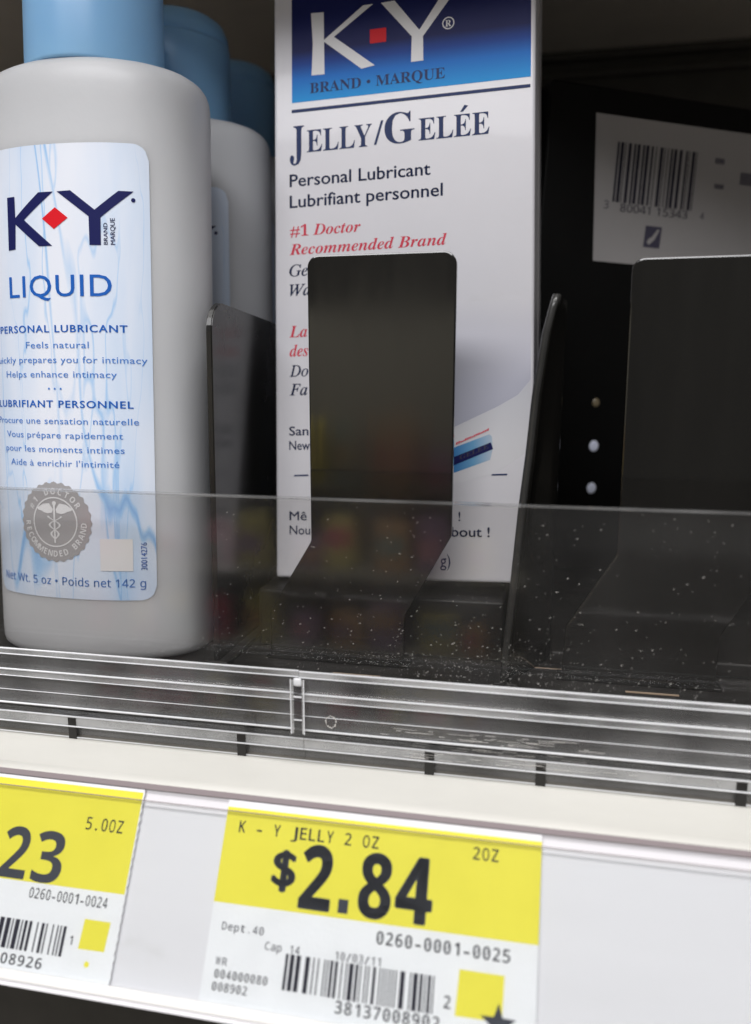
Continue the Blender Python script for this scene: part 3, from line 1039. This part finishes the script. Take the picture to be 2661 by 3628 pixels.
for x0, x1, z0, z1 in ((4.62, 4.90, -1.42, -1.28), (4.68, 4.96, -2.02, -1.90), (5.40, 6.1, -1.85, -1.55)):
    V, F = [], []
    q = x0
    while q < x1:
        k = len(V)
        V += [(q, z0), (q + 0.05, z0), (q + 0.05, z1), (q, z1)]
        F.append((k, k + 1, k + 2, k + 3))
        q += 0.07
    put2d('sticker_text', V, F, M['dim_ink'], sk, h2)
for i, (x, z, r) in enumerate(((1.97, -7.58, 0.10), (2.03, -8.70, 0.13), (2.08, -9.81, 0.13))):  # glints in the dark, painted as small pale discs
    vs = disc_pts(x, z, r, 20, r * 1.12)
    mesh('glint_spot', [(a, -0.006, b) for a, b in vs] + [(a * .6 + x * .4, -0.03, b * .6 + z * .4) for a, b in vs],
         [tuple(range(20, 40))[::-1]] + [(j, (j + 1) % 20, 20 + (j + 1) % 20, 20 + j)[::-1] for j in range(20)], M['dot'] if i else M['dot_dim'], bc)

# ------------------------------------------------------------------ bottles
BA, BB = 2.36, 1.50


def section(a, b, z, n=72, ex=2.25):
    out = []
    for i in range(n):
        t = 2 * math.pi * i / n
        c, s = math.cos(t), math.sin(t)
        out.append((a * math.copysign(abs(c) ** (2 / ex), c), b * math.copysign(abs(s) ** (2 / ex), s), z))
    return out


def loft(name, rings, m, parent):
    n = len(rings[0])
    V = [p for r in rings for p in r]
    F = [(k * n + i, k * n + (i + 1) % n, (k + 1) * n + (i + 1) % n, (k + 1) * n + i) for k in range(len(rings) - 1) for i in range(n)]
    F += [tuple(range(n))[::-1], tuple(range((len(rings) - 1) * n, len(rings) * n))]
    return mesh(name, V, F, m, parent, True)


TABLE = []
_phi, _s, NB = 0.0, 0.0, 400
px_, py_ = 0.0, -BB
for i in range(NB + 1):
    ph = math.pi / 2 * i / NB
    x = BA * math.sin(ph) ** (2 / 2.25) if i else 0.0
    y = -BB * math.cos(ph) ** (2 / 2.25) if i < NB else 0.0
    _s += math.hypot(x - px_, y - py_)
    TABLE.append((_s, x, y))
    px_, py_ = x, y


def wrap(off):
    def f(s, z):
        a = abs(s)
        lo, hi = 0, NB
        while hi - lo > 1:
            md = (lo + hi) // 2
            if TABLE[md][0] <= a:
                lo = md
            else:
                hi = md
        t = min(max((a - TABLE[lo][0]) / (TABLE[hi][0] - TABLE[lo][0]), 0), 1)
        x = TABLE[lo][1] * (1 - t) + TABLE[hi][1] * t
        y = TABLE[lo][2] * (1 - t) + TABLE[hi][2] * t
        nx, ny = x / BA ** 2, y / BB ** 2
        L = math.hypot(nx, ny) or 1
        x, y = x + off * nx / L, y + off * ny / L
        return (math.copysign(x, s), y, z - 1.11)
    return f


BASE = 1.05
bt = empty('squeeze_bottle', (-9.34, 2.42, BASE))
bt.rotation_euler = (R(-3.0), R(0.2), 0)
prof = [(BA - .22, BB - .2, 0.0), (BA - .12, BB - .11, 0.02), (BA - .04, BB - .04, 0.09), (BA - .01, BB - .01, 0.2), (BA, BB, 0.5), (BA, BB, 1.2), (BA, BB, 6.0), (BA, BB, 10.9), (BA - .01, BB - .005, 11.15),
        (BA - .035, BB - .015, 11.30), (BA - .08, BB - .03, 11.41), (BA - .15, BB - .05, 11.50), (BA - .26, BB - .08, 11.57), (BA - .42, BB - .12, 11.62), (BA - .65, BB - .17, 11.66), (1.45, 1.26, 11.69), (1.30, 1.25, 11.71), (1.25, 1.25, 12.0)]
loft('bottle_body', [section(a, b, z, ex=2.25 if z < 11.7 else 2.1) for a, b, z in prof], M['frosted'], bt)
cprof = [(1.30, 11.68), (1.355, 11.69), (1.36, 11.74), (1.35, 13.52), (1.34, 13.57), (1.305, 13.59), (1.305, 13.64), (1.325, 13.67), (1.30, 13.84), (1.21, 14.04), (1.04, 14.16), (0.7, 14.20)]
loft('cap', [section(a, a, z, 64, 2.0) for a, z in cprof], M['cap'], bt)
# front label wrapped on the body
C0 = -0.14
HW = 1.90
V, F = [], []
NS, NZ = 64, 12
rc = 0.30
for i in range(NS + 1):
    s = -HW + 2 * HW * i / NS
    d = max(0.0, abs(s) - (HW - rc))
    cut = rc - math.sqrt(max(rc * rc - d * d, 0))
    z0, z1 = 2.38 + cut, 11.17 - cut
    for k in range(NZ + 1):
        p = wrap(0.012)(s + C0, z0 + (z1 - z0) * k / NZ)
        V.append(p)
for i in range(NS):
    for k in range(NZ):
        F.append((i * (NZ + 1) + k, (i + 1) * (NZ + 1) + k, (i + 1) * (NZ + 1) + k + 1, i * (NZ + 1) + k + 1))
lb = mesh('label', V, F, M['marble'], bt, True)
w1, w2 = wrap(0.020), wrap(0.026)
RF = 0.12
tl = lambda pts: [(x + 0.03 - 0.0087 * (z - 7.0), z) for x, z in pts]
poly('letter_k', tl([(-1.20, 10.26), (-1.00, 10.26), (-1.00, 9.86), (-0.42, 10.30), (-0.10, 10.30), (-0.78, 9.81), (-0.16, 9.30), (-0.45, 9.30), (-1.0, 9.74), (-1.03, 9.27), (-1.22, 9.26)]), M['navy'], lb, w1, RF)
poly('red_diamond', tl([(-0.07, 10.01), (0.19, 9.81), (-0.11, 9.61), (-0.36, 9.81)]), M['red_ink'], lb, w1, RF)
poly('letter_y', tl([(-0.02, 10.30), (0.26, 10.31), (0.73, 9.95), (1.19, 10.30), (1.47, 10.30), (0.84, 9.81), (0.83, 9.30), (0.61, 9.30), (0.61, 9.83)]), M['navy'], lb, w1, RF)
poly('registered_mark', disc_pts(1.46, 10.14, 0.04, 12), M['navy'], lb, w1)


def vwords(name, s, x, z0, length, cap, m):
    vs, fs = glyphs(s, 'sans', 0.005)
    xa, xb = min(v_[0] for v_ in vs), max(v_[0] for v_ in vs)
    sc_, sz = length / (xb - xa), cap / cap_h('sans', 0.005)
    return put2d(name, [(x - y * sz, z0 + (q - xa) * sc_) for q, y in vs], fs, m, lb, w1)


vwords('side_text', 'BRAND', 0.97, 9.31, 0.40, 0.075, M['navy'])
vwords('side_text', 'MARQUE', 1.11, 9.31, 0.49, 0.085, M['navy'])


def lw(name, s, right, base, left, cap, m, st_='sans', weight=0.0, gap=1.0):
    sh = 0.0087 * (base - 7.0)
    words(name, s, st_, left + 0.03 - sh, base, right - left, cap, m, lb, w1, weight, gap, 0.3)


lw('product_text', 'LIQUID', 1.01, 8.35, -1.25, 0.40, M['blue_ink'], weight=0.006, gap=1.1)
lw('heading_text', 'PERSONAL LUBRICANT', 1.28, 7.67, -1.62, 0.135, M['blue_ink'], weight=0.02, gap=1.15)
lw('body_text', 'Feels natural', 0.52, 7.365, -0.87, 0.125, M['soft_blue_ink'], gap=1.05)
lw('body_text', 'Quickly prepares you for intimacy', 1.63, 7.08, -1.95, 0.125, M['soft_blue_ink'], gap=1.05)
lw('body_text', 'Helps enhance intimacy', 1.05, 6.80, -1.47, 0.125, M['soft_blue_ink'], gap=1.05)
for q in (-0.33, -0.20, -0.07):
    poly('dot', disc_pts(q, 6.58, 0.022, 8), M['soft_blue_ink'], lb, w1)
lw('heading_text', 'LUBRIFIANT PERSONNEL', 1.35, 6.215, -1.80, 0.135, M['blue_ink'], weight=0.02, gap=1.15)
lw('body_text', 'Procure une sensation naturelle', 1.44, 5.89, -1.85, 0.125, M['soft_blue_ink'], gap=1.05)
lw('body_text', 'Vous prépare rapidement', 1.13, 5.61, -1.55, 0.125, M['soft_blue_ink'], gap=1.05)
lw('body_text', 'pour les moments intimes', 1.15, 5.33, -1.60, 0.125, M['soft_blue_ink'], gap=1.05)
lw('body_text', "Aide à enrichir l'intimité", 1.04, 5.05, -1.45, 0.125, M['soft_blue_ink'], gap=1.05)
lw('weight_text', 'Net Wt. 5 oz • Poids net 142 g', 1.48, 2.65, -1.85, 0.165, M['soft_blue_ink'], st_='thin', weight=0.004, gap=1.05)
vwords('code_text', '30014276', 1.50 + 0.08, 3.0, 0.56, 0.115, M['blue_ink'])
poly('white_patch', [(0.66, 2.98), (1.31, 2.98), (1.31, 3.63), (0.66, 3.63)], M['white_ink'], lb, w1, RF)
# round seal with scalloped rim
SX, SZ, SR = -0.30, 3.93, 0.80
sp_ = []
for i in range(120):
    a = 2 * math.pi * i / 120
    r = SR * (1.0 + 0.025 * math.cos(28 * a))
    sp_.append((SX + r * math.cos(a), SZ + r * math.sin(a)))
seal = poly('seal', sp_, M['seal_grey'], lb, w1, RF)


def arc_text(s, a0, a1, r, cap, inward):
    V, F = [], []
    n_ = len(s)
    H = cap_h('bold', 0)
    for i, chh in enumerate(s):
        if chh == ' ':
            continue
        a = a0 + (a1 - a0) * i / (n_ - 1)
        vs, fs = glyphs(chh, 'bold', 0)
        xa, xb = min(q[0] for q in vs), max(q[0] for q in vs)
        sc_ = cap / H
        ca, sa = math.cos(a), math.sin(a)
        k = len(V)
        for x, y in vs:
            tx, ty = (x - (xa + xb) / 2) * sc_ * 0.9, y * sc_
            if inward:      # reads along the bottom, letters upright towards the centre
                rad, tan = r - ty, -tx
            else:
                rad, tan = r + ty, tx
            V.append((SX + rad * ca + tan * sa, SZ + rad * sa - tan * ca))
        F += [tuple(j + k for j in f) for f in fs]
    return put2d('seal_text', V, F, M['white_ink'], lb, w2)


arc_text('#1 DOCTOR', R(150), R(34), SR * 0.70, 0.125, False)
arc_text('RECOMMENDED BRAND', R(184), R(356), SR * 0.88, 0.125, True)
ring('seal_ring', SX, SZ, SR * 0.60, SR * 0.635, 48, M['white_ink'], lb, w2)
for sgn in (-1, 1):
    wing = [(0.03, 0.26), (0.12, 0.38), (0.26, 0.36), (0.40, 0.28), (0.38, 0.24), (0.30, 0.22), (0.24, 0.19), (0.16, 0.17), (0.05, 0.19)]
    poly('seal_wing', [(SX + sgn * x, SZ + z) for x, z in wing], M['white_ink'], lb, w2)
    sn = []
    for i in range(19):
        t = i / 18
        sn.append((sgn * 0.15 * (1 - 0.55 * t) * math.cos(t * 2.5 * math.pi), 0.12 - 0.46 * t))
    V = [(SX + x - 0.022, SZ + z) for x, z in sn] + [(SX + x + 0.022, SZ + z) for x, z in sn]
    put2d('seal_snake', V, [(i, i + 1, 20 + i, 19 + i) for i in range(18)], M['white_ink'], lb, w2)
poly('seal_staff', [(SX - 0.018, SZ - 0.42), (SX + 0.018, SZ - 0.42), (SX + 0.022, SZ + 0.36), (SX - 0.022, SZ + 0.36)], M['white_ink'], lb, wrap(0.029))
poly('seal_knob', disc_pts(SX, SZ + 0.38, 0.045, 12), M['white_ink'], lb, w2)

tag(bt, 'front frosted white lubricant bottle with light blue cap and marbled label', 'bottle', 'row of squeeze bottles')
b2 = copy_tree(bt)
b2.location = (-9.32 * CM, 6.35 * CM, BASE * CM)
b2.rotation_euler = (R(-1.5), R(0.3), R(3))
tag(b2, 'second bottle of the row, half hidden behind the front bottle', 'bottle', 'row of squeeze bottles')
b3 = copy_tree(bt)
b3.location = (-9.2 * CM, 10.1 * CM, BASE * CM)
b3.rotation_euler = (0, 0, R(-2))
tag(b3, 'rearmost shaded bottle, only its dark blue cap showing', 'bottle', 'row of squeeze bottles')

# ------------------------------------------------------------------ display across the aisle, seen only as a reflection in the clear fence
ds = empty('aisle_display', (-36, -92, -60))
tag(ds, 'wire display rack across the aisle, mirrored dimly in the clear fence', 'rack')
mr_ = mat('display_grey', (0.30, 0.29, 0.25), 0.6)
box('rack_back', -30, 34, -6, -4, 0, 75, mr_, ds)
for z in (18, 29, 40, 51):
    box('rack_shelf', -30, 34, -4, 3, z - 0.8, z, mr_, ds)
cols_ = {'yellow': (0.50, 0.43, 0.12), 'purple': (0.26, 0.16, 0.28), 'red': (0.50, 0.07, 0.12), 'orange': (0.46, 0.26, 0.10), 'pink': (0.52, 0.22, 0.28), 'teal': (0.18, 0.26, 0.24)}
pm = {k: mat('package_' + k, c, 0.5) for k, c in cols_.items()}
rows = [(29, ['red', 'pink', 'teal', 'red', 'yellow', 'purple', 'orange', 'purple', 'yellow', 'orange']),
        (40, ['red', 'yellow', 'purple', 'pink', 'yellow', 'purple', 'yellow', 'orange', 'purple', 'yellow']),
        (18, ['pink', 'red', 'red', 'yellow', 'yellow', 'purple', 'red', 'yellow', 'yellow', 'purple'])]
word = ['first', 'second', 'third', 'fourth', 'fifth', 'sixth', 'seventh', 'eighth', 'ninth', 'tenth']
rown = {29: 'third', 40: 'second', 18: 'bottom', 51: 'top'}
rows.append((51, ['teal', 'purple', 'teal', 'orange', 'purple', 'yellow', 'teal', 'orange', 'purple', 'teal']))
prnd = random.Random(31)
for z, cs in rows:
    for i, cn in enumerate(cs):
        x = -36 - 27 + i * 6.1 + prnd.uniform(-0.8, 0.8)
        w, h = prnd.uniform(1.4, 2.9), prnd.uniform(4.0, 9.4)
        o = empty('package', (x, -92, -60 + z))
        o.rotation_euler = (0, 0, R(prnd.uniform(-14, 14)))
        box('pouch', -w, w, -1.4, 1.4, 0, h, pm[cn], o, 0.5, 3)
        c2 = prnd.choice([k for k in cols_ if k != cn])
        q = prnd.uniform(0.15, 0.5) * h
        box('printed_band', -w * 0.85, w * prnd.uniform(0.1, 0.85), 1.405, 1.43, q, q + h * 0.35, pm[c2], o)
        tag(o, '%s package, %s on the %s shelf of the mirrored rack' % (cn, word[i], rown[z]), 'package', 'packages across the aisle')

struct(box('aisle_floor', -260, 200, -300, -25, -62, -61, mat('pale_floor_tile', (0.22, 0.21, 0.20), 0.5, 0.4, vary=0.06, vscale=6)))

_c = TYPE.data
bpy.data.objects.remove(TYPE)
bpy.data.curves.remove(_c)
